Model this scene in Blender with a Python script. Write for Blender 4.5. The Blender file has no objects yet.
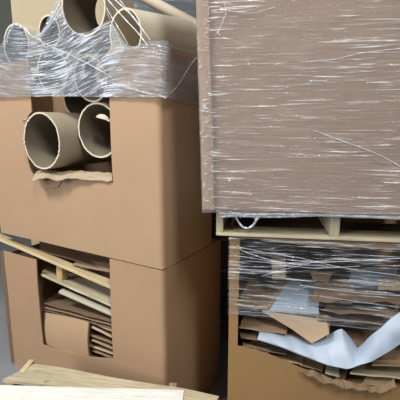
import bpy, bmesh, math, random
from mathutils import Vector, Matrix, noise
R = math.radians
sc = bpy.context.scene
C = sc.collection
random.seed(4)

# ------------------------------------------------------------------ camera
EYE = Vector((0, 0, 1.72))
PITCH = math.atan(0.2)
FWD = Vector((0, math.cos(PITCH), -math.sin(PITCH)))
UP = Vector((0, math.sin(PITCH), math.cos(PITCH)))
RT = Vector((1, 0, 0))
cam = bpy.data.cameras.new('camera'); cam.lens = 36; cam.sensor_width = 36; cam.clip_start = 0.02
co = bpy.data.objects.new('camera', cam); C.objects.link(co); co.location = EYE
co.rotation_euler = (R(90) - PITCH, 0, 0); sc.camera = co


def ray(px, py):
    return FWD + RT * ((px - 200) / 400) + UP * ((200 - py) / 400)


def at_y(px, py, y):
    r = ray(px, py); return EYE + r * (y / r.y)


def at_z(px, py, z):
    r = ray(px, py); return EYE + r * ((z - EYE.z) / r.z)


class Frame:
    """A box's own axes: x along its front, y into its depth, z up."""
    def __init__(s, o, yaw):
        s.o = o.copy(); s.yaw = R(yaw)
        s.x = Vector((math.cos(s.yaw), math.sin(s.yaw), 0)); s.y = Vector((-s.x.y, s.x.x, 0))

    def w(s, x, y, z):
        p = s.o + s.x * x + s.y * y
        return Vector((p.x, p.y, z))

    def px(s, px, py, d=0.0):           # point of the picture on the plane d behind the front face
        r = ray(px, py)
        q = s.o + s.y * d
        return EYE + r * ((q - EYE).dot(s.y) / r.dot(s.y))

    def loc(s, p):
        v = p - s.o
        return Vector((v.dot(s.x), v.dot(s.y), p.z))


# ------------------------------------------------------------------ materials
def lin(h):
    h = h.lstrip('#'); v = [int(h[i:i + 2], 16) / 255 for i in (0, 2, 4)]
    return tuple(c / 12.92 if c <= .04045 else ((c + .055) / 1.055) ** 2.4 for c in v) + (1,)


class NT:
    def __init__(s, name):
        s.m = bpy.data.materials.new(name); s.m.use_nodes = True; s.t = s.m.node_tree; s.t.nodes.clear()
        s.out = s.n('ShaderNodeOutputMaterial')

    def n(s, typ, **kw):
        nd = s.t.nodes.new(typ)
        for k, v in kw.items(): setattr(nd, k, v)
        return nd

    def l(s, a, b): s.t.links.new(a, b)

    def mapping(s, scale, rot=(0, 0, 0), src='UV', loc=(0, 0, 0)):
        tc = s.n('ShaderNodeTexCoord'); mp = s.n('ShaderNodeMapping')
        mp.inputs['Scale'].default_value = scale; mp.inputs['Rotation'].default_value = rot; mp.inputs['Location'].default_value = loc
        s.l(tc.outputs[src], mp.inputs['Vector']); return mp.outputs['Vector']

    def noise(s, vec, scale=1, detail=3, rough=.55, dist=0):
        nd = s.n('ShaderNodeTexNoise'); nd.inputs['Scale'].default_value = scale; nd.inputs['Detail'].default_value = detail
        nd.inputs['Roughness'].default_value = rough; nd.inputs['Distortion'].default_value = dist
        s.l(vec, nd.inputs['Vector']); return nd.outputs['Fac']

    def ramp(s, fac, stops):
        nd = s.n('ShaderNodeValToRGB'); e = nd.color_ramp.elements
        while len(e) < len(stops): e.new(.5)
        for el, (p, c) in zip(e, stops):
            el.position = p; el.color = c if isinstance(c, tuple) else (c, c, c, 1)
        s.l(fac, nd.inputs['Fac']); return nd.outputs['Color']

    def math(s, op, a, b=0.0, clamp=False):
        nd = s.n('ShaderNodeMath', operation=op, use_clamp=clamp)
        for i, v in enumerate((a, b)):
            if isinstance(v, (int, float)): nd.inputs[i].default_value = v
            else: s.l(v, nd.inputs[i])
        return nd.outputs[0]

    def mix(s, fac, a, b, blend='MIX'):
        nd = s.n('ShaderNodeMix', data_type='RGBA', blend_type=blend)
        for k, v in ((0, fac), (6, a), (7, b)):
            if isinstance(v, (int, float, tuple)): nd.inputs[k].default_value = v
            else: s.l(v, nd.inputs[k])
        return nd.outputs[2]

    def bump(s, h, strength, dist):
        nd = s.n('ShaderNodeBump'); nd.inputs['Strength'].default_value = strength; nd.inputs['Distance'].default_value = dist
        s.l(h, nd.inputs['Height']); return nd.outputs['Normal']

    def principled(s, col, rough=.8, spec=.3, normal=None):
        p = s.n('ShaderNodeBsdfPrincipled')
        if isinstance(col, tuple): p.inputs['Base Color'].default_value = col
        else: s.l(col, p.inputs['Base Color'])
        if isinstance(rough, (int, float)): p.inputs['Roughness'].default_value = rough
        else: s.l(rough, p.inputs['Roughness'])
        p.inputs['Specular IOR Level'].default_value = spec
        if normal: s.l(normal, p.inputs['Normal'])
        s.l(p.outputs[0], s.out.inputs['Surface']); return p


def scale_c(c, k): return (c[0] * k, c[1] * k, c[2] * k, 1)


def cardboard(name, hexc, var=.10, flute=True, rough=.75):
    t = NT(name); c = lin(hexc)
    big = t.noise(t.mapping((2.2, 2.2, 2.2), src='UV'), 1, 4)
    fib = t.noise(t.mapping((260, 18, 1), src='UV'), 1, 3)
    col = t.mix(big, scale_c(c, 1 - var), scale_c(c, 1 + var))
    col = t.mix(t.math('MULTIPLY', fib, .16), col, scale_c(c, .66))
    spk = t.ramp(t.noise(t.mapping((90, 90, 90)), 1, 2), [(.68, 0.0), (.74, 1.0)])
    col = t.mix(t.math('MULTIPLY', spk, .12), col, scale_c(c, .45))
    nrm = None
    if flute:
        nrm = t.bump(t.noise(t.mapping((150, 3, 1)), 1, 1), .12, .004)
    t.principled(col, rough, .25, nrm)
    return t.m


def wood(name, hexc, dark, var=.12, rough=.7):
    t = NT(name); c = lin(hexc); d = lin(dark)
    g = t.noise(t.mapping((5, 70, 1)), 1, 5, .6, .6)
    col = t.mix(t.ramp(g, [(.32, 0.0), (.75, 1.0)]), c, d)
    b = t.noise(t.mapping((4, 9, 1)), 1, 3)
    col = t.mix(t.math('MULTIPLY', t.ramp(b, [(.5, 0.0), (.75, 1.0)]), .5), col, scale_c(d, .8))
    kn = t.ramp(t.noise(t.mapping((14, 40, 1)), 1, 1), [(.72, 0.0), (.80, 1.0)])
    col = t.mix(t.math('MULTIPLY', kn, .6), col, scale_c(d, .45))
    t.principled(col, rough, .25, t.bump(g, .25, .004))
    return t.m


def plain(name, hexc, rough=.6, var=.08, spec=.3):
    t = NT(name); c = lin(hexc)
    n = t.noise(t.mapping((7, 7, 7)), 1, 4)
    t.principled(t.mix(n, scale_c(c, 1 - var), scale_c(c, 1 + var)), rough, spec, t.bump(n, .15, .02))
    return t.m


def film(name, base=.08, haze=.5, su=3.0, sv=70.0, rot=0.0, lo=.52, hi=.72, bump=.8, gloss=.5, dens=False, tint='#e9f0f6'):
    """Clear stretch film: see-through, bunched folds scatter white, wrinkle glints painted in as pale streaks, wrinkles catch the lamps."""
    t = NT(name)
    fine = t.noise(t.mapping((su, sv, 1), (0, 0, rot)), 1, 4, .6, .5)
    mid = t.noise(t.mapping((su * .7, sv * .22, 1), (0, 0, rot * .6), loc=(3.1, 1.7, 0)), 1, 3, .55, .8)
    broad = t.noise(t.mapping((4.5, 3.0, 1), loc=(7.7, 2.2, 0)), 1, 2)
    f = t.ramp(t.math('ADD', t.math('MULTIPLY', fine, .72), t.math('MULTIPLY', mid, .28)), [(lo, 0.0), (hi, 1.0)])
    b = t.ramp(broad, [(.35, .25), (.68, 1.0)])
    folds = t.math('MULTIPLY', f, b)  # pale streaks: milky bunched folds plus wrinkle glints put into the colour
    if dens == 'notch':                 # slack and crumpled where nothing backs it, taut over the panels
        sep = t.n('ShaderNodeSeparateXYZ'); t.l(t.mapping((.5, 1, 1)), sep.inputs[0])
        folds = t.math('MULTIPLY', folds, t.ramp(sep.outputs[0], [(.19, .45), (.25, 1.0), (.62, 1.0), (.68, .35)]))
    elif dens:                            # more layers wound near the top
        sep = t.n('ShaderNodeSeparateXYZ'); t.l(t.mapping((1, 1, 1), src='Generated'), sep.inputs[0])
        folds = t.math('MULTIPLY', folds, t.ramp(sep.outputs[2], [(.0, .55), (.12, .32), (.5, .45), (.72, 1.0)]))
    nrm = t.bump(t.math('ADD', fine, mid), bump, .012)
    tr = t.n('ShaderNodeBsdfTransparent'); tr.inputs['Color'].default_value = (.965, .975, .985, 1)
    di = t.n('ShaderNodeBsdfDiffuse'); di.inputs['Color'].default_value = lin(tint); t.l(nrm, di.inputs['Normal'])
    gl = t.n('ShaderNodeBsdfGlossy'); gl.inputs['Color'].default_value = (1, 1, 1, 1); gl.inputs['Roughness'].default_value = .16; t.l(nrm, gl.inputs['Normal'])
    m1 = t.n('ShaderNodeMixShader'); t.l(t.math('ADD', t.math('MULTIPLY', folds, haze), base, True), m1.inputs[0]); t.l(tr.outputs[0], m1.inputs[1]); t.l(di.outputs[0], m1.inputs[2])
    fr = t.n('ShaderNodeFresnel'); fr.inputs['IOR'].default_value = 1.45; t.l(nrm, fr.inputs['Normal'])
    m2 = t.n('ShaderNodeMixShader')
    t.l(t.math('ADD', t.math('MULTIPLY', fr.outputs[0], gloss), t.math('MULTIPLY', folds, .25), True), m2.inputs[0])
    t.l(m1.outputs[0], m2.inputs[1]); t.l(gl.outputs[0], m2.inputs[2]); t.l(m2.outputs[0], t.out.inputs['Surface'])
    return t.m


M = dict(
    bin=cardboard('bin_cardboard', '#a98c70'),
    bin_low=cardboard('lower_bin_cardboard', '#a5876b'),
    box=cardboard('carton_cardboard', '#9a7e69'),
    post=cardboard('edge_board', '#a88c74'),
    gold=cardboard('golden_cardboard', '#8f7049', .24),
    kraft=cardboard('kraft', '#9a8066'),
    kraft_dark=cardboard('dark_kraft', '#7c6653'),
    kraft_pale=cardboard('pale_kraft', '#ae977d'),
    scrap=cardboard('scrap_board', '#857059'),
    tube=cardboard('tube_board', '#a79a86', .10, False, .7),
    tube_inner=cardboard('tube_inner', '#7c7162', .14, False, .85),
    tube_pale=cardboard('pale_tube_board', '#d0c6b0', .06, False, .7),
    paper=cardboard('crumpled_paper', '#7d664e', .2, False),
    pine=wood('pine', '#d3c29c', '#ad9670'),
    pine_grey=wood('weathered_pine', '#c9bfa3', '#9a8d73'),
    pine_old=wood('old_pine', '#ab9a79', '#7d6a50'),
    white_wood=wood('whitewashed_pine', '#eceee8', '#cfd1c8'),
    ply=wood('plywood', '#c8a878', '#9a7c52'),
    bundle=cardboard('bundle_board', '#b39676', .12),
    white=plain('white_foam_sheet', '#aab7c6', .5, .10),
    beige=plain('beige_board', '#b6a88c', .8),
    roll=plain('white_roll', '#a8a391', .7, .04),
    flap=cardboard('flap_board', '#ab9a82', .12),
    torn=cardboard('torn_board', '#ad8f73', .2),
    dark=plain('dark_goods', '#3d4148', .5, .3),
    green=plain('green_grey_board', '#a8a894', .7),
)


def floor_mat():
    t = NT('concrete')
    n = t.noise(t.mapping((1.2, 1.2, 1.2), src='Object'), 1, 6)
    f = t.noise(t.mapping((40, 40, 40), src='Object'), 1, 3)
    col = t.mix(n, lin('#6d7176'), lin('#9a9da0')); col = t.mix(t.math('MULTIPLY', f, .25), col, lin('#55585c'))
    t.principled(col, .5, .4, t.bump(f, .1, .01)); return t.m


M['floor'] = floor_mat()
M['wall'] = plain('painted_block', '#8d9086', .8, .06)
M['wrap_bin'] = film('bin_wrap', .15, 1.0, 6, 140, .02, .48, .57, 1.0, .9, dens='notch', tint='#dde6f2')
M['wrap_box'] = film('box_wrap', .11, 1.0, 6, 150, -.12, .545, .64, .8, .55, tint='#eceae8')
M['bunched'] = film('bunched_film', .45, .8, 30, 30, 0, .45, .6, 1.0, .8, tint='#dde4ec')
M['wrap_low'] = film('low_wrap', .015, 1.0, 5, 110, -.10, .515, .60, 1.0, .22, dens=True)
M['wrap_far'] = film('far_wrap', .05, .5, 3, 40, .0, .5, .7, .8, .5)


# ------------------------------------------------------------------ mesh helpers
def new_bm():
    bm = bmesh.new(); bm.loops.layers.uv.new('UVMap'); return bm


def setuv(bm, f, uvs):
    L = bm.loops.layers.uv.active
    for lp, uv in zip(f.loops, uvs): lp[L].uv = uv


def patch(bm, P, ns, nt, th=0.0, uvf=None):
    """A sheet from P(s,t), th thick (backwards along its normal)."""
    g = [[P(i / ns, j / nt) for j in range(nt + 1)] for i in range(ns + 1)]
    lu = sum((g[i + 1][nt // 2] - g[i][nt // 2]).length for i in range(ns)); lv = sum((g[ns // 2][j + 1] - g[ns // 2][j]).length for j in range(nt))
    ou, ov = random.random() * 5, random.random() * 5
    def uv(i, j): return uvf(i / ns, g[i][j]) if uvf else (ou + i / ns * lu, ov + j / nt * lv)
    A = [[bm.verts.new(p) for p in row] for row in g]
    def nrm(i, j):
        a = g[min(i + 1, ns)][j] - g[max(i - 1, 0)][j]; b = g[i][min(j + 1, nt)] - g[i][max(j - 1, 0)]
        n = a.cross(b); return n.normalized() if n.length > 1e-12 else Vector((0, 0, 1))
    B = [[bm.verts.new(g[i][j] - nrm(i, j) * th) for j in range(nt + 1)] for i in range(ns + 1)] if th else None
    for i in range(ns):
        for j in range(nt):
            ids = ((i, j), (i + 1, j), (i + 1, j + 1), (i, j + 1))
            setuv(bm, bm.faces.new([A[a][b] for a, b in ids]), [uv(*k) for k in ids])
            if B: setuv(bm, bm.faces.new([B[a][b] for a, b in ids[::-1]]), [uv(*k) for k in ids[::-1]])
    if B:
        rim = [(i, 0) for i in range(ns)] + [(ns, j) for j in range(nt)] + [(i, nt) for i in range(ns, 0, -1)] + [(0, j) for j in range(nt, 0, -1)]
        for k, a in enumerate(rim):
            b = rim[(k + 1) % len(rim)]
            f = bm.faces.new((A[b[0]][b[1]], A[a[0]][a[1]], B[a[0]][a[1]], B[b[0]][b[1]]))
            u0, u1 = uv(*a), uv(*b)
            setuv(bm, f, [u1, u0, (u0[0] + th, u0[1] + th), (u1[0] + th, u1[1] + th)])
    return bm


def quad(bm, c, th=.004, n=8, curl=0.0, rough=0.0, seed=0, edge=0.0):
    """A cut sheet between four corners, slightly curled and uneven, its edges not quite straight."""
    a, b, d, e = [Vector(v) for v in c]        # a-b along s at t=0 ; e-d along s at t=1
    up = ((b - a).cross(e - a)).normalized()
    def P(s, t):
        es = edge * noise.noise(Vector((t * 4, seed, 3))) * (1 if s in (0, 1) else 0)
        et = edge * noise.noise(Vector((s * 4, seed, 9))) * (1 if t in (0, 1) else 0)
        s2, t2 = s + es, t + et
        p = (a * (1 - s2) + b * s2) * (1 - t2) + (e * (1 - s2) + d * s2) * t2
        p = p + up * (curl * math.sin(math.pi * s) * (0.6 + .4 * t) + rough * noise.noise(p * 14 + Vector((seed, 0, 0))))
        return p
    return patch(bm, P, n, n, th)


def box(bm, ctr, ax, ay, az, sx, sy, sz, bevel=.003):
    """A block with three unit axes; UV u runs along its longest side."""
    vs = {}
    for i in (-1, 1):
        for j in (-1, 1):
            for k in (-1, 1):
                vs[i, j, k] = bm.verts.new(ctr + ax * (i * sx / 2) + ay * (j * sy / 2) + az * (k * sz / 2))
    fs = []
    o = (random.random() * 7, random.random() * 7)
    for axis in range(3):
        for sgn in (-1, 1):
            q = [(-1, -1), (1, -1), (1, 1), (-1, 1)]
            if sgn < 0: q = q[::-1]
            ids = []
            for a, b in q:
                t = [a, b]; t.insert(axis, sgn) if axis != 1 else None
                ids.append(tuple(t) if axis != 1 else (b, sgn, a))
            f = bm.faces.new([vs[i] for i in ids]); fs.append(f)
            dims = (sx, sy, sz); longest = max((a for a in range(3) if a != axis), key=lambda a: dims[a])
            other = [a for a in range(3) if a not in (axis, longest)][0]
            setuv(bm, f, [(o[0] + i[longest] * dims[longest] / 2, o[1] + i[other] * dims[other] / 2 + axis * .37) for i in ids])
    if bevel:
        es = list({e for f in fs for e in f.edges})
        bmesh.ops.bevel(bm, geom=es, offset=bevel, segments=2, profile=.6, affect='EDGES')
    return bm


def beam(bm, p0, p1, w, h, side=None, bevel=.003):
    d = (p1 - p0); L = d.length; ax = d.normalized()
    ay = (side or Vector((0, 0, 1)).cross(ax)).normalized(); ay = (ay - ax * ay.dot(ax)).normalized(); az = ax.cross(ay)
    return box(bm, (p0 + p1) / 2, ax, ay, az, L, w, h, bevel)


def tube_bm(p0, p1, r, wall=.008, jag=.006, oval=1.0, seed=0, n=96, rings=8):
    bm = new_bm()
    ax = (p1 - p0).normalized(); L = (p1 - p0).length
    sd = ax.cross(Vector((0, 0, 1))).normalized(); u2 = sd.cross(ax)
    def ringpt(rad, k, z, j):
        a = 2 * math.pi * k / n
        zz = z + (j * (.4 * noise.noise(Vector((math.cos(a) * 3, math.sin(a) * 3, seed))) + .7 * max(-.3, noise.noise(Vector((math.cos(a) * 22, math.sin(a) * 22, seed))))) if j else 0)
        rr = rad * (1 + .010 * math.sin(2 * a + seed))
        return p0 + ax * zz + sd * (math.cos(a) * rr * oval) + u2 * (math.sin(a) * rr / oval)
    def shell(rad):
        return [[bm.verts.new(ringpt(rad, k, L * i / rings, jag if i == 0 else 0)) for k in range(n)] for i in range(rings + 1)]
    O, I = shell(r), shell(r - wall)
    for i in range(rings):
        for k in range(n):
            k2 = (k + 1) % n
            u0, u1, v0, v1 = r * 6.28 * k / n, r * 6.28 * (k + 1) / n, L * i / rings, L * (i + 1) / rings
            setuv(bm, bm.faces.new((O[i][k], O[i][k2], O[i + 1][k2], O[i + 1][k])), [(u0, v0), (u1, v0), (u1, v1), (u0, v1)])
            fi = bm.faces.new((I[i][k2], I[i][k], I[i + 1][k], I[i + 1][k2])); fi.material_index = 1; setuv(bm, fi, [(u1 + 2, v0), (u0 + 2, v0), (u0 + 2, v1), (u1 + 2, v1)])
    for i, fl in ((0, 1), (rings, 0)):
        for k in range(n):
            k2 = (k + 1) % n
            q = (O[i][k2], O[i][k], I[i][k], I[i][k2])
            f = bm.faces.new(q if fl else q[::-1]); f.material_index = 2; setuv(bm, f, [(k * .01, 0), (k * .01 + .01, 0), (k * .01, .01), (k * .01 + .01, .01)])
    return bm


WM = {}
Z0 = Vector((0, 0, 1))


def empty(name, loc, yaw=0.0, **props):
    o = bpy.data.objects.new(name, None); C.objects.link(o); o.empty_display_size = .1
    o.location = loc; o.rotation_euler = (0, 0, yaw)
    WM[o] = Matrix.Translation(loc) @ Matrix.Rotation(yaw, 4, 'Z')
    tag(o, **props); return o


def tag(o, label=None, cat=None, group=None, kind=None):
    if label: o['label'] = label
    if cat: o['category'] = cat
    if group: o['group'] = group
    if kind: o['kind'] = kind
    return o


def obj(name, bm, mat, parent=None, angle=35, smooth=True, **props):
    """Links a bmesh written in world coordinates as one mesh object."""
    if parent is None:
        zs = min(v.co.z for v in bm.verts)
        cx = sum(v.co.x for v in bm.verts) / len(bm.verts); cy = sum(v.co.y for v in bm.verts) / len(bm.verts)
        base = Matrix.Translation((cx, cy, zs))
    else:
        base = WM[parent]
    bm.transform(base.inverted())
    bmesh.ops.recalc_face_normals(bm, faces=bm.faces)
    me = bpy.data.meshes.new(name); bm.to_mesh(me); bm.free()
    me.materials.append(mat if not isinstance(mat, str) else M[mat])
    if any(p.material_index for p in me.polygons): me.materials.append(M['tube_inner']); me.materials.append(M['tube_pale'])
    if smooth:
        me.shade_smooth(); me.set_sharp_from_angle(angle=R(angle))
    o = bpy.data.objects.new(name, me); C.objects.link(o)
    if parent is None: o.location = base.translation; WM[o] = base
    else: o.parent = parent
    tag(o, **props); return o


def catmull(pts, t):
    n = len(pts) - 1; x = min(max(t, 0), 1) * n; i = min(int(x), n - 1); f = x - i
    p0, p1, p2, p3 = pts[max(i - 1, 0)], pts[i], pts[i + 1], pts[min(i + 2, n)]
    return .5 * ((2 * p1) + (p2 - p0) * f + (2 * p0 - 5 * p1 + 4 * p2 - p3) * f * f + (3 * p1 - p0 - 3 * p2 + p3) * f ** 3)


def lerps(pts, t, k=.75):
    n = len(pts) - 1; x = min(max(t, 0), 1) * n; i = min(int(x), n - 1)
    return pts[i].lerp(pts[i + 1], x - i).lerp(catmull(pts, t), 1 - k)


def interp(tab, x):
    if x <= tab[0][0]: return tab[0][1]
    for (a, b), (c, d) in zip(tab, tab[1:]):
        if x <= c: return b + (d - b) * (x - a) / (c - a)
    return tab[-1][1]


# ------------------------------------------------------------------ setting
bm = new_bm(); quad(bm, [(-7, -5, 0), (7, -5, 0), (7, 9, 0), (-7, 9, 0)], .05, 10); obj('floor', bm, 'floor', kind='structure')
bm = new_bm(); quad(bm, [(-7, 8, 0), (7, 8, 0), (7, 8, 6), (-7, 8, 6)], .1, 4); obj('wall_back', bm, 'wall', kind='structure')

# ------------------------------------------------------------------ frames of the two stacks
LEFT = Frame(at_y(163, 270, 1.9), -30.8)
ZL = LEFT.o.z                                          # where the upper bin stands on the lower one
LW = -LEFT.loc(LEFT.px(3, 252)).x; LD = .50
ZT = LEFT.px(165, 44).z                                # rim of the upper bin
BOX = Frame(at_y(205, 209, 1.55), -8.0)
ZB = BOX.o.z
PAL = Frame(at_y(216, 236, 1.575), -8.0)
ZP = PAL.o.z
LOW = Frame(at_y(230, 239, 1.59), -8.0)
print('ZL', ZL, 'LW', LW, 'ZT', ZT, 'ZB', ZB, 'ZP', ZP, 'LEFT', LEFT.o, 'BOX', BOX.o, LOW.o)


def front_sheet(bm, fr, x0, x1, z0f, z1f, th, bulge, nx=10, nz=16):
    def P(s, t):
        x = x0 + (x1 - x0) * s; z = z0f(x) + (z1f(x) - z0f(x)) * t
        return fr.w(x, bulge(x, z), z)
    patch(bm, P, nx, nz, th)


def bin_panels(root, fr, W, D, z0, z1, mat, th, nx0, nx1, notch, topf, left_h, blg=.012, cutback=None, rim=0.0):
    """Front panel with a notch cut down into it, two side panels, back panel and bottom."""
    H = z1 - z0
    def bulge(x, z): return -blg * math.sin(math.pi * min(max(-x / W, 0), 1)) * math.sin(math.pi * min(max((z - z0) / H, 0), 1) ** 1.2) + .002 * noise.noise(Vector((x * 5, z * 5, 3)))
    bm = new_bm(); c0 = lambda x: z0
    def Pl(s, t):
        z = z0 + (topf(-W + (nx0 + W) * s) - z0) * t; x1 = nx0 - (cutback(z) if cutback else 0); x = -W + (x1 + W) * s
        return fr.w(x, bulge(x, z), z)
    patch(bm, Pl, 10, 60 if cutback else 16, th)
    front_sheet(bm, fr, nx0, nx1, c0, notch, th, bulge, 14)
    rc = .03
    def Pc(s, t):
        a = s * (-nx1 - rc + rc * 1.5708); z = z0 + (topf(nx1 * (1 - s)) - rim * max(0, 1 - s / .35) ** 2 - z0) * t
        if a < -nx1 - rc: x = nx1 + a; return fr.w(x, bulge(x, z), z)
        k = (a - (-nx1 - rc)) / rc; return fr.w(-rc + rc * math.sin(k), bulge(-rc, z) * (1 - k / 1.5708) + rc * (1 - math.cos(k)), z)
    patch(bm, Pc, 40, 16, th)
    obj('front_panel', bm, mat, root)
    for x, sg in ((-W, -1), (0, 1)):
        y0 = rc if sg > 0 else 0.0; hs = H if sg > 0 else left_h
        bm = new_bm()
        def P(s, t):
            return fr.w(x + sg * (.006 * math.sin(math.pi * s) * math.sin(math.pi * t)), y0 + s * (D - y0) if sg > 0 else D * (1 - s), z0 + hs * t)
        patch(bm, P, 10, 10, th); obj('side_panel', bm, mat, root)
    bm = new_bm(); patch(bm, lambda s, t: fr.w(-W * s, D, z0 + H * t), 8, 8, th); obj('back_panel', bm, mat, root)
    bm = new_bm(); quad(bm, [fr.w(-W, 0, z0 + .008), fr.w(0, 0, z0 + .008), fr.w(0, D, z0 + .008), fr.w(-W, D, z0 + .008)], .006, 4); obj('bottom_panel', bm, mat, root)


# ------------------------------------------------------------------ lower left bin
low_bin = empty('cardboard_bin', LEFT.w(-LW / 2, LD / 2, 0), LEFT.yaw, label='tan cardboard bin on the concrete floor, packed with broken boards', cat='bin')
xl0, xl1 = LEFT.loc(LEFT.px(40, 300)).x, LEFT.loc(LEFT.px(112, 310)).x
nb = [(LEFT.loc(LEFT.px(a, b)).x, LEFT.px(a, b).z) for a, b in ((40, 343), (55, 349), (75, 354), (95, 357), (112, 358))]
zll = LEFT.px(22, 255).z
bin_panels(low_bin, LEFT, LW, LD + .12, 0.0, ZL - .004, 'bin_low', .007, xl0, xl1, lambda x: interp(nb, x),
           lambda x: (zll - .006 if x < -.5 else ZL - .006) + .002 * noise.noise(Vector((x * 30, 0, 0))), zll - .03)
bm = new_bm()
for xo in (.0, .012):
    patch(bm, lambda s, t: LEFT.w(-LW - .004 + .014 * s, -.012 - xo * .5 + .02 * s, .02 + (zll - .03) * t), 2, 6, .005)
obj('corner_ply', bm, 'kraft_dark', low_bin, label='darker doubled cardboard layer at the bin corner')

# ------------------------------------------------------------------ upper left bin
zk0, zk1 = LEFT.px(35, 177).z, LEFT.px(35, 113).z
up_bin = empty('cardboard_bin', LEFT.w(-LW / 2, LD / 2, ZL), LEFT.yaw, label='tall tan cardboard bin full of cardboard tubes, clear film around its rim', cat='bin')
xu0, xu1 = LEFT.loc(LEFT.px(35, 140)).x, LEFT.loc(LEFT.px(112, 140)).x
un = [(LEFT.loc(LEFT.px(a, b)).x, LEFT.px(a, b).z) for a, b in ((35, 176), (50, 173), (70, 174), (90, 176), (112, 182))]
bin_panels(up_bin, LEFT, LW, LD, ZL, ZT, 'bin', .007, xu0, xu1, lambda x: interp(un, x),
           lambda x: ZT + .004 * noise.noise(Vector((x * 20, 0, 0))), ZT - ZL,
           cutback=lambda z: .075 * max(0, math.sin(math.pi * min(1, max(0, (z - zk0) / (zk1 - zk0))))) ** .4, rim=.05)
# torn flaps folded at the bottom of the notch
bm = new_bm()
def flap_P(s, t):
    out = [LEFT.px(32, 181, -.10), LEFT.px(46, 178, -.095), LEFT.px(58, 180, -.07), LEFT.px(72, 178, -.05), LEFT.px(90, 180, -.03), LEFT.px(112, 181, -.016)]
    inn = [LEFT.px(37, 171, .02), LEFT.px(46, 170, .02), LEFT.px(58, 171, .03), LEFT.px(72, 171, .04), LEFT.px(90, 171, .05), LEFT.px(112, 173, .06)]
    p = catmull(out, s).lerp(catmull(inn, s), t)
    return p + Z0 * (.005 * noise.noise(p * 22) + .005 * noise.noise(p * 60) + .008 * math.sin(math.pi * t)) - LEFT.y * (.012 * noise.noise(Vector((s * 9, 4, 1))) * (1 - t))
patch(bm, flap_P, 40, 8, .005)
obj('notch_flap', bm, 'flap', up_bin, label='crumpled pale cardboard flap folded out at the notch')
bm = new_bm(); quad(bm, [LEFT.px(36, 180, -.022), LEFT.px(64, 179, -.018), LEFT.px(58, 187, -.014), LEFT.px(46, 190, -.009)], .002, 12, .003, .006, 5, .35)
obj('torn_ply', bm, 'torn', up_bin, label='peeled paper layer below the notch')

# ------------------------------------------------------------------ tubes
def tube(name, mx, my, d, r, L, yaw, elev, label, mat='tube', jag=.006, seed=0, wall=.009, oval=1.0):
    """Mouth at (mx,my) of the picture, d behind the bin front; yaw: degrees right of straight ahead; elev: tilt of the far end."""
    p0 = LEFT.px(mx, my, d)
    dr = Vector((math.sin(R(yaw)) * math.cos(R(elev)), math.cos(R(yaw)) * math.cos(R(elev)), math.sin(R(elev))))
    return obj(name, tube_bm(p0, p0 + dr * L, r, wall, jag, oval, seed), mat, None, 40, label=label, cat='tube')


G = 'cardboard tubes in the upper bin'
TF = tube('cardboard_tube', 41, 141, -.07, .158, .50, 33, 0, 'wide cardboard tube with a frayed mouth poking out past the edge of the bin notch', seed=1, jag=.010)
TG = tube('cardboard_tube', 98, 130.5, .032, .146, .44, 30.5, 1, 'cardboard tube with a torn paper flap inside its mouth, beside the notch edge', seed=2, jag=.008)
TH = tube('cardboard_tube', 78, 97, .20, .128, .27, 31, 0, 'shadowed cardboard tube set back between the other tubes in the notch', seed=3, jag=.003)
TE = tube('cardboard_tube', 90, 79, .03, .118, .15, 30.8, 8, 'cardboard tube with its rim hanging below the film over the notch', seed=4, jag=.003)
TA = tube('cardboard_tube', 16, 45, .03, .118, .42, 31, 1, 'cardboard tube under the film at the end of the bin beside the beige stack', seed=5, jag=.004, mat='tube_pale')
TB = tube('cardboard_tube', 83, 7, .05, .140, .27, 24, 7, 'large dark-mouthed cardboard tube on top of the heap facing out', seed=6, jag=.004)
TC = tube('cardboard_tube', 125, 34, .045, .118, .42, 40, 3, 'pale cardboard tube lying on the bin rim with its lit mouth beside the corner', seed=7, jag=.004, mat='tube_pale')
p0, p1 = at_y(116, -17, 2.46), at_y(208, 31, 2.52)
TD = obj('cardboard_tube', tube_bm(p0, p1, .031, .005, .001, 1, 8, 32), 'tube_pale', None, 40, label='long slender pale tube lying across the top of the bin', cat='tube')
TC.data.materials[1] = M['tube_pale']
TI = tube('cardboard_tube', 52, 71, .03, .122, .15, 31, 2, 'cardboard tube wholly behind the film, above the frayed wide tube in the notch', seed=9, jag=.003)
TJ = tube('cardboard_tube', 49, 32, .05, .088, .4, 31, 3, 'narrow cardboard tube under the film between the end tube and the large dark-mouthed tube', seed=11, jag=.003)
for o in (TI, TJ, TF, TG, TH, TE, TA, TB, TC, TD): o['group'] = G
# torn paper flap inside the mouth of one tube
bm = new_bm(); a = LEFT.px(97, 115, .02); b = LEFT.px(113, 120, .03)
quad(bm, [LEFT.px(96, 116.5, -.005), LEFT.px(109.5, 122, -.002), LEFT.px(110, 118.5, .04), LEFT.px(98, 114.5, .03)], .003, 8, .01, .01, 2, .1)
obj('torn_flap', bm, 'tube_pale', TG, label='pale torn paper flap at the mouth')
bm = new_bm(); quad(bm, [LEFT.px(23.5, 124, -.10), LEFT.px(27, 122, -.10), LEFT.px(27, 119, -.10), LEFT.px(23, 120, -.12)], .002, 4, .002, .004)
obj('torn_flap', bm, 'tube_pale', TF, label='small peeled paper flap at the mouth')

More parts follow.
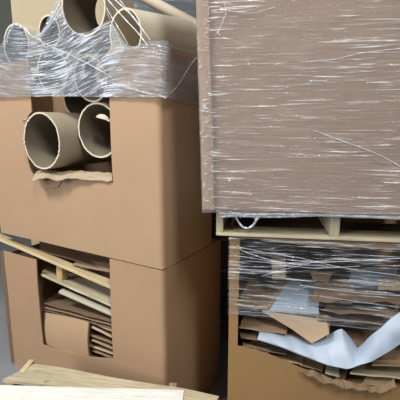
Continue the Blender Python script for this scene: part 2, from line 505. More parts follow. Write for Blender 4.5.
# ------------------------------------------------------------------ film around the upper left bin
def L_(px, py, d): return LEFT.px(px, py, d)
zc = LEFT.px(165, 98).z
cols = [
    (L_(-14, 97, -.02), L_(-14, 60, -.02), L_(-14, 48, .05)),
    (L_(1, 97, -.022), L_(1, 60, -.022), L_(1, 44, .01)),
    (L_(15, 97, -.022), L_(15, 55, -.022), L_(14, 23, .0)),
    (L_(30, 96.5, -.022), L_(30, 60, -.022), L_(32, 38, .0)),
    (L_(44, 96.5, -.02), L_(44, 55, -.01), L_(44, 27, .0)),
    (L_(60, 96.5, -.018), L_(60, 55, -.012), L_(59, 0, -.005)),
    (L_(72, 96.5, -.018), L_(71, 60, -.012), L_(69, 27, -.01)),
    (L_(84, 96.5, -.016), L_(84, 60, -.012), L_(84, 33, -.012)),
    (L_(96, 97, -.018), L_(97, 60, -.014), L_(100, 26, -.01)),
    (L_(106, 97, -.018), L_(106, 52, -.014), L_(111, 22, .0)),
    (L_(125, 97, -.022), L_(125, 62, -.018), L_(128, 45, -.01)),
    (L_(147, 97, -.022), L_(147, 60, -.02), L_(151, 41, .0)),
    (L_(166, 97, -.014), L_(166, 60, -.014), L_(168, 41, .06)),
    (LEFT.w(.02, .12, zc - .01), LEFT.w(.02, .12, zc + .15), LEFT.w(-.02, .13, ZT + .02)),
    (LEFT.w(.02, .34, zc - .02), LEFT.w(.02, .34, zc + .15), LEFT.w(-.03, .34, ZT + .03)),
    (LEFT.w(.02, LD, zc - .02), LEFT.w(.02, LD, zc + .15), LEFT.w(-.03, LD, ZT + .02)),
]
def film_P(s, t):
    cs = [catmull([c[k] for c in cols], s) for k in range(3)]
    p = catmull(cs, t)
    n = (LEFT.y if s < .80 else -LEFT.x)
    w = .003 * noise.noise(Vector((s * 14, t * 26, 1))) + .002 * noise.noise(Vector((s * 34, t * 90, 5)))
    p = p - n * (w + .002) + Vector((0, 0, .004 * noise.noise(Vector((s * 40, 0, 2))) if t in (0, 1) else 0))
    return p

# ------------------------------------------------------------------ what is in the lower left bin
def lp(px, py, d): return LEFT.px(px, py, d)
# broken pallet: upper board, block, lower board
bp = empty('broken_pallet', lp(60, 285, .12), LEFT.yaw, label='broken pale pine pallet piece of two boards and a block wedged under the upper bin', cat='pallet')
bm = new_bm(); quad(bm, [lp(-6, 235.5, .012), lp(116, 288, .03), lp(118, 282.5, .085), lp(-4, 231.5, .085)], .02, 8, 0, .002, 1); obj('deck_board', bm, 'pine', bp)
bm = new_bm(); beam(bm, lp(62, 281, .08), lp(62, 261, .08), .055, .045, LEFT.x); obj('block', bm, 'ply', bp, label='golden end-grain block')
bm = new_bm(); quad(bm, [lp(41, 273.5, .03), lp(117, 307, .03), lp(117, 286, .24), lp(46, 266, .2)], .014, 8, 0, .004, 2, .01); obj('deck_board', bm, 'pine_grey', bp)
def sheet(name, corners, mat, label, cat='cardboard', th=.004, curl=0, rough=.004, seed=0, edge=.03, n=8, group=None, f=lp):
    bm = new_bm(); quad(bm, [f(*c) for c in corners], th, n, curl, rough, seed, edge)
    return obj(name, bm, mat, None, 40, label=label, cat=cat, group=group)
sheet('cardboard_sheet', [(40, 250, .07), (113, 272, .07), (114, 262, .2), (40, 241, .2)], 'kraft_dark', 'dark cardboard sheet pinched directly under the upper bin', seed=3)
sheet('cardboard_sheet', [(72, 264.5, .05), (113, 272.5, .05), (113, 264, .13), (80, 259, .13)], 'kraft', 'short brown cardboard flap lying on the broken pallet board', seed=4)
sheet('wooden_board', [(17, 253, .10), (33, 257, .10), (50, 257, .22), (30, 250, .22)], 'pine_grey', 'weathered grey board behind the bin wall, beneath the pale pine board', cat='board', th=.015)
# white roll
pA, pB = lp(62, 291, .05), lp(122, 317, .06)
obj('plastic_roll', tube_bm(pA, pB, .020, .006, .003, 1.35, 3, 28, 6), 'roll', None, 40, label='white flattened plastic roll across the bin under the grey pallet board', cat='roll')
for k, (y0, mt, lb) in enumerate(((303, 'kraft_dark', 'topmost dark cardboard sheet of the flat layer over the folded bundle'), (307, 'kraft', 'middle brown cardboard sheet of the flat layer over the folded bundle'), (310, 'kraft_dark', 'lowest dark cardboard sheet of the flat layer, touching the folded bundle'))):
    sheet('cardboard_sheet', [(43 + k, y0, .03), (118, y0 + 20, .03), (118, y0 + 1, .30), (60, y0 - 12, .30)], mt, lb, seed=10 + k, edge=.04, rough=.006)
# folded bundle: a board doubled over, its fold facing the notch corner
def fold_P(s, t):
    path = [lp(45, 311, .16), lp(44, 312, .05), lp(60, 315, .012), lp(86, 321, .012), lp(89, 324, .03), lp(92, 326, .12)]
    low = [lp(45, 345, .16), lp(44, 345, .05), lp(60, 352, .012), lp(87, 357, .012), lp(89, 358, .03), lp(92, 358, .12)]
    a, b = catmull(path, s), catmull(low, s)
    p = a.lerp(b, t)
    return p - LEFT.y * (.012 * math.sin(math.pi * t)) + Vector((0, 0, .003 * noise.noise(p * 20)))
bm = new_bm(); patch(bm, fold_P, 30, 10, .005)
obj('folded_cardboard', bm, 'bundle', None, 40, label='brown folded cardboard bundle standing in the corner of the lower notch', cat='cardboard')
rg = random.Random(3)
words_ = ['topmost', 'second', 'third', 'fourth', 'fifth', 'sixth', 'lowest']
for k in range(7):
    y0 = 322 + k * 5.4 + rg.uniform(-1.2, 1.2)
    o = sheet('cardboard_strip', [(90 + rg.uniform(-2, 3), y0 + rg.uniform(-1, 1), .03 + rg.uniform(0, .02)), (119, y0 + 10 + rg.uniform(-3, 3), .03 + rg.uniform(0, .03)), (121, y0 + 4, .16), (94, y0 - 5, .16)],
              ('kraft', 'kraft_pale', 'scrap')[k % 3], words_[k] + ' of the loose cardboard strips stacked beside the folded bundle', th=.012, seed=20 + k, edge=.02, rough=.003, group='cardboard strips beside the folded bundle')


def heap(name, fr, x0, x1, y0, y1, z0, ztop, n, label, mats, seed):
    rr = random.Random(seed); bm = new_bm()
    for k in range(n):
        cx, cy = rr.uniform(x0 + .1, x1 - .1), rr.uniform(y0 + .08, y1 - .08)
        z = z0 + (ztop - z0) * k / n
        a = rr.uniform(0, 6.28); w, h = rr.uniform(.05, .14), rr.uniform(.05, .12)
        tx, ty = rr.uniform(-.15, .15), rr.uniform(-.15, .15)
        def cl(dx, dy):
            X = min(max(cx + dx * math.cos(a) - dy * math.sin(a), x0), x1); Y = min(max(cy + dx * math.sin(a) + dy * math.cos(a), y0), y1)
            return fr.w(X, Y, max(z + dx * tx + dy * ty, .03))
        quad(bm, [cl(-w, -h), cl(w, -h), cl(w, h), cl(-w, h)], .005, 2, 0, .006, k)
    # the packed bulk under the loose top
    a = [fr.w(x0, y0, ztop - .06), fr.w(x1, y0, ztop - .06), fr.w(x1, y1, ztop - .04), fr.w(x0, y1, ztop - .04)]
    zt_ = ztop - .05
    box(bm, fr.w((x0 + x1) / 2, (y0 + y1) / 2, (z0 + zt_) / 2), fr.x, fr.y, Vector((0, 0, 1)), x1 - x0, y1 - y0, zt_ - z0, .01)
    return obj(name, bm, mats, None, 30, label=label, cat='scraps', kind='stuff')


heap('cardboard_scrap', LEFT, -LW + .03, -.03, .20, LD - .03, .02, nb[2][1] - .09, 90, 'loose brown cardboard scraps packed low inside the bin of broken boards', 'scrap', 5)

# ------------------------------------------------------------------ right stack: big wrapped carton
class Lean(Frame):                      # the carton bulges a little over its corner towards the top
    def w(s, x, y, z):
        k = max(0, 1 - max(x, 0) / .5) * max(0, 1 - max(y, 0) / .4)
        return Frame.w(s, x - .030 * (z - s.o.z) * k, y, z)
BOX = Lean(BOX.o, -8.0)
BW, BD, BH = 1.02, 1.0, 1.35
carton = empty('wrapped_carton', BOX.w(BW / 2, BD / 2, ZB), BOX.yaw, label='huge brown cardboard carton wrapped in shiny clear film standing on a pallet', cat='carton')
bm = new_bm(); patch(bm, lambda s, t: BOX.w(.004 + (BW - .004) * s, -.006 * math.sin(math.pi * s) * math.sin(math.pi * t) + .003 * noise.noise(Vector((s * 4, t * 4, 0))), ZB + BH * t), 20, 20, .007); obj('front_panel', bm, 'box', carton)
bm = new_bm(); patch(bm, lambda s, t: BOX.w(.004, BD * (1 - s), ZB + BH * t), 6, 6, .007); obj('side_panel', bm, 'box', carton)
bm = new_bm(); patch(bm, lambda s, t: BOX.w(BW, BD * s, ZB + BH * t), 6, 6, .007); obj('side_panel', bm, 'box', carton)
bm = new_bm(); patch(bm, lambda s, t: BOX.w(BW * (1 - s), BD, ZB + BH * t), 6, 6, .007); obj('back_panel', bm, 'box', carton)
bm = new_bm(); quad(bm, [BOX.w(0, 0, ZB + BH), BOX.w(BW, 0, ZB + BH), BOX.w(BW, BD, ZB + BH), BOX.w(0, BD, ZB + BH)], .006, 6); obj('top_panel', bm, 'box', carton)
bm = new_bm(); quad(bm, [BOX.w(0, 0, ZB + .007), BOX.w(BW, 0, ZB + .007), BOX.w(BW, BD, ZB + .007), BOX.w(0, BD, ZB + .007)], .006, 6); obj('bottom_panel', bm, 'box', carton)
# L-shaped edge board along the corner
def edge_P(s, t):
    path = [(-.006, .06), (-.006, .02), (-.006, .0), (0.0, -.0095), (.012, -.0115), (.036, -.0115)]
    x = s * (len(path) - 1); i = min(int(x), len(path) - 2); f = x - i
    q = (path[i][0] + (path[i + 1][0] - path[i][0]) * f, path[i][1] + (path[i + 1][1] - path[i][1]) * f)
    return BOX.w(q[0] + .002 * math.sin(t * 9), q[1], ZB + .002 + (BH - .004) * t)
bm = new_bm(); patch(bm, edge_P, 10, 24, -.004); obj('edge_protector', bm, 'post', carton, label='narrow paler cardboard edge board down the corner')
# film over front and side
fpath = [(-.012, .9), (-.012, .45), (-.013, .06), (-.012, .0), (-.004, -.017), (.02, -.02), (.06, -.018), (.25, -.02), (.5, -.022), (.75, -.02), (1.03, -.014)]
def bfilm_P(s, t):
    v = catmull([Vector((a, b, 0)) for a, b in fpath], s)
    n = -BOX.x if v.y > .0 else -BOX.y
    w = .003 * noise.noise(Vector((v.x * 9 - v.y * 9, t * 22 - v.x * 5, 1))) + .0015 * noise.noise(Vector((v.x * 18, t * 90 - v.x * 14, 4)))
    p = BOX.w(v.x, v.y, ZB - .012 + (BH + .01) * t)
    if t == 0: p.z += .006 * noise.noise(Vector((v.x * 12, 0, 0)))
    return p + n * max(w, -.002)
bm = new_bm(); patch(bm, bfilm_P, 120, 110)
obj('stretch_wrap', bm, 'wrap_box', carton, 180, label='clear glinting plastic film around the carton')
# rope of bunched film along the bottom edge, and the torn loop hanging from it
def rope(bm, pts, r, n=40):
    g = []
    for i in range(n + 1):
        p = catmull(pts, i / n); q = catmull(pts, min(i / n + .02, 1)); o = catmull(pts, max(i / n - .02, 0))
        ax = (q - o).normalized(); sd = ax.cross(Vector((.1, .9, .2))).normalized(); u2 = sd.cross(ax)
        g.append((p, sd, u2, r * (1 + .5 * noise.noise(p * 60))))
    patch(bm, lambda s, t: (lambda e: e[0] + e[1] * (e[3] * math.cos(6.2832 * t)) + e[2] * (e[3] * .7 * math.sin(6.2832 * t)))(g[round(s * n)]), n, 8)
def pp(px, py, d): return PAL.px(px, py, d)
bm = new_bm()
for pts, r in (([(313, 130), (345, 142), (375, 153), (404, 168)], .0014), ([(300, 62), (330, 60), (362, 53), (404, 48)], .0010), ([(222, -2), (226, 12), (217, 34)], .0012), ([(226, 10), (250, 13), (275, 7)], .0009), ([(300, 86), (318, 81), (336, 83)], .0009)):
    rope(bm, [BOX.px(a, b, -.026) for a, b in pts], r, 30)
obj('film_crease', bm, 'bunched', carton, 180, label='white stretched creases in the film')
bm = new_bm()
rope(bm, [pp(219, 213.5, -.02), pp(235, 214, -.02), pp(262, 214.5, -.022), pp(300, 214.5, -.022), pp(350, 216, -.022), pp(402, 218, -.022), pp(430, 219, -.022)], .0065, 80)
rope(bm, [pp(219, 217, -.02), pp(236, 216, -.02), pp(275, 217, -.02), pp(330, 215.5, -.022), pp(420, 220, -.022)], .004, 60)
obj('film_roll', bm, 'bunched', carton, 180, label='bunched rope of film along the bottom edge')
bm = new_bm()
rope(bm, [pp(235, 215, -.015), pp(238, 221, -.012), pp(243, 227, -.01), pp(249, 228, -.01), pp(254, 224, -.012), pp(257, 219, -.014), pp(262, 215.5, -.015)], .004, 40)
rope(bm, [pp(240, 218, -.013), pp(244, 216, -.013), pp(252, 216.5, -.013), pp(256, 219, -.013)], .0025, 20)
obj('torn_loop', bm, 'bunched', carton, 180, label='torn loop of film hanging below the carton')

bm = new_bm(); patch(bm, film_P, 150, 60, uvf=lambda s, p: (s * 2.0, p.z + .06 * math.sin(s * 7)))
obj('stretch_wrap', bm, 'wrap_bin', up_bin, 180, label='clear wrinkled plastic film around the bin rim and tubes')
bm = new_bm()
for pts, r in (([(36, 38), (50, 46), (62, 51), (85, 62), (112, 77)], .0024), ([(14, 24), (24, 28), (33, 37), (42, 34), (60, 4)], .005), ([(5, 45), (9, 33), (14, 24)], .004), ([(33, 37), (46, 30), (60, 10)], .004),
               ([(108, 0), (124, 18), (138, 33), (148, 46)], .0028), ([(113, -2), (130, 14), (146, 34)], .0024), ([(104, 4), (116, 24), (128, 44)], .0014), ([(118, -2), (136, 20), (150, 40)], .0016), ([(106, 10), (114, 28), (122, 46)], .0012), ([(112, 83), (135, 90), (166, 98)], .002), ([(166, 97), (178, 85), (190, 66), (197, 57)], .0022)):
    rope(bm, [LEFT.px(a, b, -.032 if a < 166 else -.02 + (a - 166) * .010) for a, b in pts], r, 30)
obj('film_crease', bm, 'bunched', up_bin, 180, label='white gathered creases in the film')
# ------------------------------------------------------------------ pallet under the carton
zpt = PAL.px(218, 216, 0).z
PW, PD = .98, .95
pal = empty('pallet', PAL.w(PW / 2, PD / 2, ZP), PAL.yaw, label='weathered wooden pallet between the wrapped carton and the open box below', cat='pallet')
zt = ZB - .001; zb = ZP + .002; bt = .013
for k in range(5):
    y0 = [0, .21, .42, .63, .84][k]
    bm = new_bm(); box(bm, PAL.w(PW / 2, y0 + .055, zt - bt / 2), PAL.x, PAL.y, Z0, PW, .11, bt); obj('deck_board', bm, 'pine_old', pal)
for k, y0 in enumerate((0, .41, .84)):
    bm = new_bm(); box(bm, PAL.w(PW / 2, y0 + .06 - .001 * 0, zb + bt / 2), PAL.x, PAL.y, Z0, PW, .12, bt); obj('bottom_board', bm, 'pine_grey', pal)
xm = PAL.loc(PAL.px(335.5, 225, 0)).x
for x in (.014, xm, PW - .018):
    bm = new_bm(); box(bm, PAL.w(x, PD / 2 + .002, (zt + zb) / 2), PAL.y, PAL.x, Z0, PD, .036 if x == xm else .028, zt - zb - 2 * bt, .004); obj('stringer', bm, 'pine_grey', pal)

# ------------------------------------------------------------------ right stack: lower open box
QW, QD = .98, .95
zq = ZP - .002
qb = empty('cardboard_box', LOW.w(QW / 2, QD / 2, 0), LOW.yaw, label='golden brown box with cut open front holding scraps and foam under the pallet', cat='box')
def lo(px, py, d=0): return LOW.px(px, py, d)
xq = LOW.loc(lo(238.5, 300)).x
cut = [(LOW.loc(lo(a, b)).x, lo(a, b).z) for a, b in ((238, 346), (256, 350), (275, 357), (300, 368), (320, 376), (345, 383), (370, 389), (385, 391), (400, 388), (430, 382), (470, 380))]
bm = new_bm()
blq = lambda x, z: .002 * noise.noise(Vector((x * 6, z * 6, 1)))
front_sheet(bm, LOW, 0, xq, lambda x: 0, lambda x: zq, .007, blq, 3, 30)
front_sheet(bm, LOW, xq, QW, lambda x: 0, lambda x: interp(cut, x) + .003 * noise.noise(Vector((x * 45, 0, 0))), .007, blq, 60, 14)
obj('front_panel', bm, 'gold', qb)
bm = new_bm(); patch(bm, lambda s, t: LOW.w(0, QD * (1 - s), zq * t), 6, 6, .007); obj('side_panel', bm, 'gold', qb)
bm = new_bm(); patch(bm, lambda s, t: LOW.w(QW, QD * s, zq * t), 6, 6, .007); obj('side_panel', bm, 'gold', qb)
bm = new_bm(); patch(bm, lambda s, t: LOW.w(QW * (1 - s), QD, zq * t), 6, 6, .007); obj('back_panel', bm, 'gold', qb)
bm = new_bm(); quad(bm, [LOW.w(.01, .004, zq - .006), LOW.w(QW, .004, zq - .006), LOW.w(QW, .42, zq - .03), LOW.w(.01, .42, zq - .03)], .006, 8, 0, .003, 2)
patch(bm, lambda s, t: LOW.w(.10 + (QW - .10) * s, -.002, zq - .004 - (.004 + .022 * min(s * 4, 1)) * (1 - t)), 20, 2, .006)
obj('top_flap', bm, 'kraft', qb, label='brown flap folded over the opening')
bm = new_bm()
def curl_P(s, t):
    a = catmull([lo(302, 368.5, -.006), lo(318, 373, -.01), (lo(335, 379, -.012)), lo(355, 383, -.014), lo(378, 386, -.016), lo(394, 380, -.012)], s)
    b = catmull([lo(300, 370, -.012), lo(318, 380, -.02), lo(335, 385, -.024), lo(356, 390, -.03), lo(384, 392, -.03), lo(396, 385, -.02)], s)
    p = a.lerp(b, t) - LOW.y * (.014 * math.sin(math.pi * t))
    return p + Vector((0, 0, 1)) * (.010 * noise.noise(p * 25) + .006 * noise.noise(p * 70)) - LOW.y * (.010 * noise.noise(p * 33) + .005 * noise.noise(p * 80))
patch(bm, curl_P, 80, 14, .003)
obj('torn_liner', bm, 'paper', qb, label='crumpled dark liner paper peeled over the cut edge')

def rs(name, corners, mat, label, cat='cardboard', **k): return sheet(name, corners, mat, label, cat, f=lo, **k)
CB = 'cardboard_sheet'
# deep pieces first (behind the film), then the ones that come to the front
bm = new_bm(); beam(bm, lo(278.5, 277.5, .14), lo(278.5, 257.5, .14), .06, .05, LOW.x); obj('wooden_block', bm, 'pine_old', None, label='pale wood block hanging behind the film below the pallet', cat='block')
rs(CB, [(236, 308, .05), (268, 309, .05), (290, 278, .34), (250, 277, .34)], 'kraft', 'grey brown cardboard sheet against the box post beside the white foam sheet', seed=31)
rs('foam_sheet', [(262, 309, .06), (319, 313, .06), (318, 279, .34), (287, 278, .34)], 'white', 'flat white foam sheet under the film beside the wood block', 'foam', th=.008, seed=32, edge=.02)
rs('foam_sheet', [(345, 297, .16), (392, 299, .16), (398, 268, .38), (352, 268, .38)], 'white', 'crumpled white foam sheet deep behind the glinting film', 'foam', th=.008, rough=.02, seed=33)
rs(CB, [(312, 300, .06), (352, 304, .06), (352, 282, .20), (316, 278, .2)], 'kraft_dark', 'dark brown cardboard sheet lying on the flat white foam', seed=34, rough=.012)
rs(CB, [(313, 279, .15), (328, 283, .15), (332, 273, .22), (309, 271, .22)], 'kraft', 'small triangular brown scrap above the dark cardboard sheet', seed=35, rough=.01)
rs(CB, [(378, 289, .12), (412, 291, .12), (412, 275, .22), (380, 277, .22)], 'kraft_pale', 'pale tan cardboard scrap resting beside the crumpled white foam', seed=36)
rs(CB, [(335, 299, .05), (404, 304, .05), (400, 292, .2), (340, 290, .2)], 'kraft_dark', 'crinkled dark cardboard layer at the film fold', seed=37, rough=.02, curl=.01)
rs(CB, [(322, 311, .045), (398, 316, .045), (398, 303, .2), (330, 301, .2)], 'scrap', 'wide brown cardboard sheet under the crinkled dark layer', seed=38, rough=.016)
rs(CB, [(318, 319, .05), (404, 326, .05), (404, 313, .2), (322, 311, .2)], 'kraft_dark', 'lowest dark cardboard sheet behind the film hem', seed=39, rough=.012)
rs(CB, [(239, 327, .03), (286, 333, .035), (292, 316, .22), (246, 312, .2)], 'kraft', 'flat brown cardboard panel beneath the film hem beside the post', seed=40, th=.006)
rs(CB, [(241, 337, .025), (263, 341, .025), (268, 329, .14), (238, 326, .14)], 'kraft_dark', 'short dark cardboard offcut under the flat brown panel', seed=41)
rs(CB, [(243, 345, .02), (286, 354, .02), (290, 341, .2), (241, 334, .2)], 'scrap', 'brown cardboard offcut wedged under the white foam tip', seed=42)
rs(CB, [(271, 358, .012), (302, 364, .012), (306, 352, .15), (273, 349, .15)], 'kraft_pale', 'tan cardboard offcut sticking up at the cut edge under the foam', seed=43)
rs(CB, [(283, 332, .06), (330, 347, .05), (338, 326, .22), (285, 318, .2)], 'scrap', 'brown cardboard panel behind the curled tan sheet', seed=44)
rs(CB, [(262, 311, .055), (312, 343.5, .0), (329, 334, .01), (322, 314, .12)], 'kraft_pale', 'curled tan cardboard sheet drooping over the white foam', seed=45, curl=.014, th=.005, edge=.02)
rs(CB, [(336, 341, .06), (372, 349, .06), (376, 326, .25), (338, 320, .25)], 'scrap', 'dark brown panel in the valley of the folded white foam', seed=46)
rs(CB, [(352, 352, .05), (386, 345, .05), (384, 325, .2), (352, 332, .2)], 'kraft', 'brown panel standing behind the rising arm of the white foam', seed=47)
rs(CB, [(372, 364, .03), (412, 366, .03), (412, 350, .2), (378, 352, .2)], 'kraft', 'brown sheet under the rising arm of the folded white foam', seed=48, th=.006)
rs(CB, [(350, 372, .02), (408, 378, .02), (412, 362, .2), (360, 362, .2)], 'beige', 'greenish beige board below the rising foam arm', seed=49, th=.008)
rs('cardboard_strip', [(325.5, 372.5, -.014), (339.5, 376, -.014), (339, 368, .05), (326, 365, .05)], 'green', 'tiny pale yellow strip poking out under the foam fold', seed=50)
rs(CB, [(290, 366, .012), (345, 380, .012), (350, 362, .16), (296, 354, .16)], 'kraft_dark', 'dark cardboard sheet under the long white foam band', seed=51)
rs(CB, [(345, 383, .012), (404, 387, .012), (404, 374, .2), (350, 370, .2)], 'scrap', 'brown sheet just inside the crumpled torn edge', seed=52)
rs(CB, [(246, 349, .014), (268, 354, .014), (272, 345, .10), (250, 341, .10)], 'kraft_pale', 'small tan scrap at the cut edge nearest the box post', seed=61, rough=.006)
rs(CB, [(300, 364, .010), (322, 371, .010), (326, 361, .10), (304, 356, .10)], 'kraft', 'brown scrap at the cut edge just before the pale yellow strip', seed=62, rough=.006)
rs(CB, [(362, 383, .010), (392, 386, .010), (396, 377, .09), (368, 374, .09)], 'kraft_pale', 'tan scrap lying over the crumpled torn edge beneath the greenish board', seed=63, rough=.008)
rs(CB, [(315, 331, .03), (329, 336, .03), (331, 316, .10), (317, 313, .10)], 'kraft', 'upright brown strip between the curled tan sheet and the foam peak', seed=64, rough=.006)
# white folded foam: long band and rising arm, one sheet
fo = [  # lower edge, upper edge along the sheet
    (lo(257, 340, -.012), lo(260, 330.5, .07)), (lo(280, 347, -.02), lo(280, 333, .08)), (lo(305, 357, -.03), lo(308, 339, .08)),
    (lo(328, 365.5, -.036), lo(328, 337, .07)), (lo(346, 368.5, -.036), lo(341, 329.5, .05)), (lo(356, 367, -.036), lo(358, 350, .05)),
    (lo(372, 360, -.05), lo(376, 333, -.03)), (lo(388, 350, -.055), lo(392, 318, -.048)), (lo(410, 336, -.06), lo(412, 303, -.055))]
def foam_P(s, t):
    a, b = lerps([f[0] for f in fo], s), lerps([f[1] for f in fo], s)
    p = a.lerp(b, t)
    bow = .012 * math.sin(math.pi * t)
    p = p - LOW.y * bow * .8 + Vector((0, 0, bow * .6))
    cr = abs(math.sin(s * 30 + t * 3)) * .002 + .006 * noise.noise(p * 18)
    return p + Vector((0, -1, .6)) * cr
bm = new_bm(); patch(bm, foam_P, 70, 16, -.008)
obj('foam_sheet', bm, 'white', None, 40, label='large folded white foam sheet bent into a V over the cut edge of the box', cat='foam')

heap('cardboard_scrap', LOW, .03, QW - .03, .03, QD - .05, .02, lo(320, 368, .1).z - .08, 110, 'loose cardboard scraps packed deep inside the golden box', 'scrap', 9)
# film across the opening
def qf(s, t):
    X = -.004 + (QW) * s
    top = zq - .004; a = lo(238, 312).z; b = lo(400, 330).z
    bot = a + (b - a) * s * 1.5 + .004 * noise.noise(Vector((s * 14, 0, 0)))
    z = bot + (top - bot) * t
    d = -.016 + .030 * math.sin(math.pi * min(s, 1)) * math.sin(math.pi * t) * (0.6 + .6 * noise.noise(Vector((s * 5, t * 6, 0)))) - .010 * (1 - t)
    d += .004 * noise.noise(Vector((s * 20, t * 60 + s * 10, 7)))
    return LOW.w(X, d, z)
bm = new_bm(); patch(bm, qf, 110, 70)
for k in range(2):
    rope(bm, [lo(234, 311 - k * 2, -.022), lo(262, 313 - k * 2, -.024), lo(300, 317 - k * 3, -.024), lo(345, 322 - k * 2, -.024), lo(380, 327 - k * 3, -.024), lo(420, 330, -.024)], .0026, 60)
obj('stretch_wrap', bm, 'wrap_low', qb, 180, label='clear wrinkled film stretched across the open front')
bm = new_bm()
for pts, r in (([(236, 246), (262, 252), (300, 258), (345, 268), (404, 276)], .0022), ([(240, 250), (280, 262), (330, 262), (404, 258)], .0026), ([(238, 256), (270, 261), (310, 268), (360, 266)], .0018), ([(262, 276), (290, 268), (330, 260), (380, 262)], .0016), ([(300, 285), (350, 292), (404, 296)], .0022), ([(238, 300), (290, 304), (330, 311)], .0014), ([(320, 296), (360, 302), (404, 308)], .0018)):
    rope(bm, [lo(a, b, -.026) for a, b in pts], r * .55, 60)
obj('film_crease', bm, 'bunched', qb, 180, label='white bunched creases in the film')
bm = new_bm(); patch(bm, lambda s, t: LOW.w(-.007 - .003 * abs(noise.noise(Vector((s * 5, t * 30, 0)))), .5 * (1 - s), zq - .22 * (1 + .15 * math.sin(s * 9)) * (1 - t)), 30, 30)
obj('stretch_wrap', bm, 'wrap_low', qb, 180, label='clear film clinging to the side of the box')

# ------------------------------------------------------------------ pallet on the floor in front
ZF = .41
FP = Frame(at_z(0, 386, ZF), -3.0)
fp = empty('pallet', FP.w(.5, -.3, ZF - .137), FP.yaw, label='topmost wooden pallet in front of the bins with one board painted white', cat='pallet')
a = at_z(-1, 377.5, ZF); b = at_z(222, 398.5, ZF); ax = (b - a).normalized()
def zz(v): return Vector((v.x, v.y, ZF))
e0, e1 = at_z(2, 376.5, ZF), at_z(26, 364.5, ZF)
def plank_P(s, t):
    f0, f1 = at_z(3, 379, ZF), at_z(214, 404, ZF)
    b0 = at_z(34, 364, ZF); b1 = at_z(219, 396, ZF)
    p = (f0.lerp(f1, s)).lerp(b0.lerp(b1, s) + FP.y * (.012 * noise.noise(Vector((s * 3, 1, 0))) + (.03 * s * (1 - s))), t)
    return Vector((p.x, p.y, ZF + .002 * noise.noise(p * 5)))
bm = new_bm(); patch(bm, plank_P, 24, 6, .02); obj('deck_board', bm, 'pine_grey', fp, label='bare pine board')
w0, w1 = at_z(-8, 385, ZF + .004), at_z(184, 390, ZF + .004)
def white_P(s, t):
    p = (w0 - FP.y * .16).lerp(w1 - FP.y * .16, s).lerp(w0.lerp(w1, s), t)
    return Vector((p.x, p.y, ZF + .004 + .0015 * noise.noise(p * 6)))
bm = new_bm(); patch(bm, white_P, 24, 6, .02); obj('deck_board', bm, 'white_wood', fp, label='white painted board')
for u in (.06, .5, .93):
    q = w0.lerp(w1, u)
    bm = new_bm(); box(bm, Vector((q.x, q.y - .06, ZF - .076)), FP.y, FP.x, Z0, .42 if u < .9 else .3, .04, .108); obj('stringer', bm, 'pine_old', fp)
bm = new_bm(); q0, q1 = at_z(22, 372, ZF), at_z(32, 360.5, ZF)
beam(bm, q0 - Vector((0, 0, .008)), q1 - Vector((0, 0, .004)), .03, .022); obj('batten_stub', bm, 'pine', fp)
bm = new_bm(); box(bm, Vector((w0.lerp(w1, .5).x, w0.y - .3, ZF - .01)), FP.x, FP.y, Z0, 1.0, .09, .018); obj('deck_board', bm, 'pine_old', fp)

for k, nm in ((1, 'second'), (2, 'bottom')):            # the pallets it lies on
    c = fp.copy(); C.objects.link(c); c.location.z -= .137 * k
    c['label'] = nm + ' wooden pallet of the stack on the floor in front of the bins'
    for ch in list(fp.children):
        if ch.name.startswith('batten'): continue
        d = ch.copy(); C.objects.link(d); d.parent = c
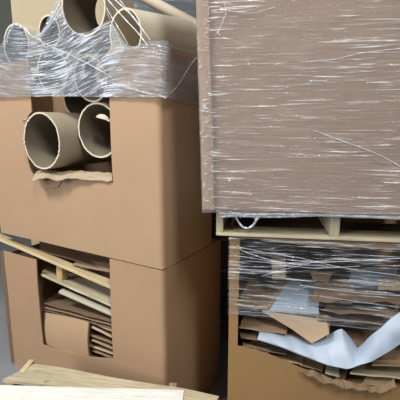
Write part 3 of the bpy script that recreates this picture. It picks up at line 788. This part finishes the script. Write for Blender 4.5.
# ------------------------------------------------------------------ stacks behind
bk = Frame(Vector((-1.75, 3.7, 0)), -4)
bb = empty('cardboard_carton', bk.w(.35, .4, 0), bk.yaw, label='plain beige carton stack standing beyond the bins', cat='carton')
x0 = at_y(11.5, 15, 3.7).x; bk = Frame(Vector((x0, 3.7, 0)), -4)
bm = new_bm(); box(bm, bk.w(.45, .4, 1.6), bk.x, bk.y, Z0, .9, .8, 3.2, .01); obj('carton_body', bm, 'beige', bb)
bm = new_bm(); box(bm, bk.w(.45, .4, 3.216), bk.x, bk.y, Z0, .94, .84, .03, .005); obj('lid', bm, 'beige', bb)
dk = Frame(Vector((-.60, 3.0, 0)), -3)
db = empty('wrapped_load', dk.w(.7, .5, 0), dk.yaw, label='dark film-wrapped pallet load seen past the tubes beyond the bins', cat='load')
for k in range(7):
    bm = new_bm(); box(bm, dk.w(.7, .5, .14 + .42 * (k + .5)), dk.x, dk.y, Z0, 1.38 - .02 * (k % 2), .98, .40, .02); obj('layer', bm, 'dark', db)
bm = new_bm(); box(bm, dk.w(.7, .5, .07), dk.x, dk.y, Z0, 1.4, 1.0, .13, .004); obj('base', bm, 'pine_old', db)
bm = new_bm(); patch(bm, lambda s, t: dk.w(-.01 + 1.42 * s, -.012 + .006 * noise.noise(Vector((s * 9, t * 60, 0))), .1 + 3.0 * t), 40, 80); obj('stretch_wrap', bm, 'wrap_far', db, 180)

# ------------------------------------------------------------------ light
w = bpy.data.worlds.new('world'); sc.world = w; w.use_nodes = True
w.node_tree.nodes['Background'].inputs['Color'].default_value = (.80, .88, 1, 1); w.node_tree.nodes['Background'].inputs['Strength'].default_value = .06


def area(name, loc, aim, sx, sy, power, col=(1, 1, 1)):
    l = bpy.data.lights.new(name, 'AREA'); l.shape = 'RECTANGLE'; l.size = sx; l.size_y = sy; l.energy = power; l.color = col
    o = bpy.data.objects.new(name, l); C.objects.link(o); o.location = loc
    o.rotation_euler = (Vector(aim) - Vector(loc)).to_track_quat('-Z', 'Y').to_euler(); return o


area('dock_door_daylight', (-4.2, -2.2, 3.0), (-.1, 2, 1.1), 2.4, 2.4, 170, (.95, .97, 1))
area('high_bay_lamp', (-2.7, .1, 5.0), (-1.6, .9, 0), 1.0, 1.0, 215, (1, .98, .95))
area('high_bay_lamp', (.95, -1.6, 4.6), (.6, 1.2, .6), .4, 1.6, 125, (1, .98, .95))
sc.view_settings.view_transform = 'Standard'; sc.view_settings.look = 'None'; sc.view_settings.exposure = 0.13; sc.view_settings.gamma = 1; sc.view_settings.use_curve_mapping = False
sc.cycles.transparent_max_bounces = 24; sc.cycles.max_bounces = 8
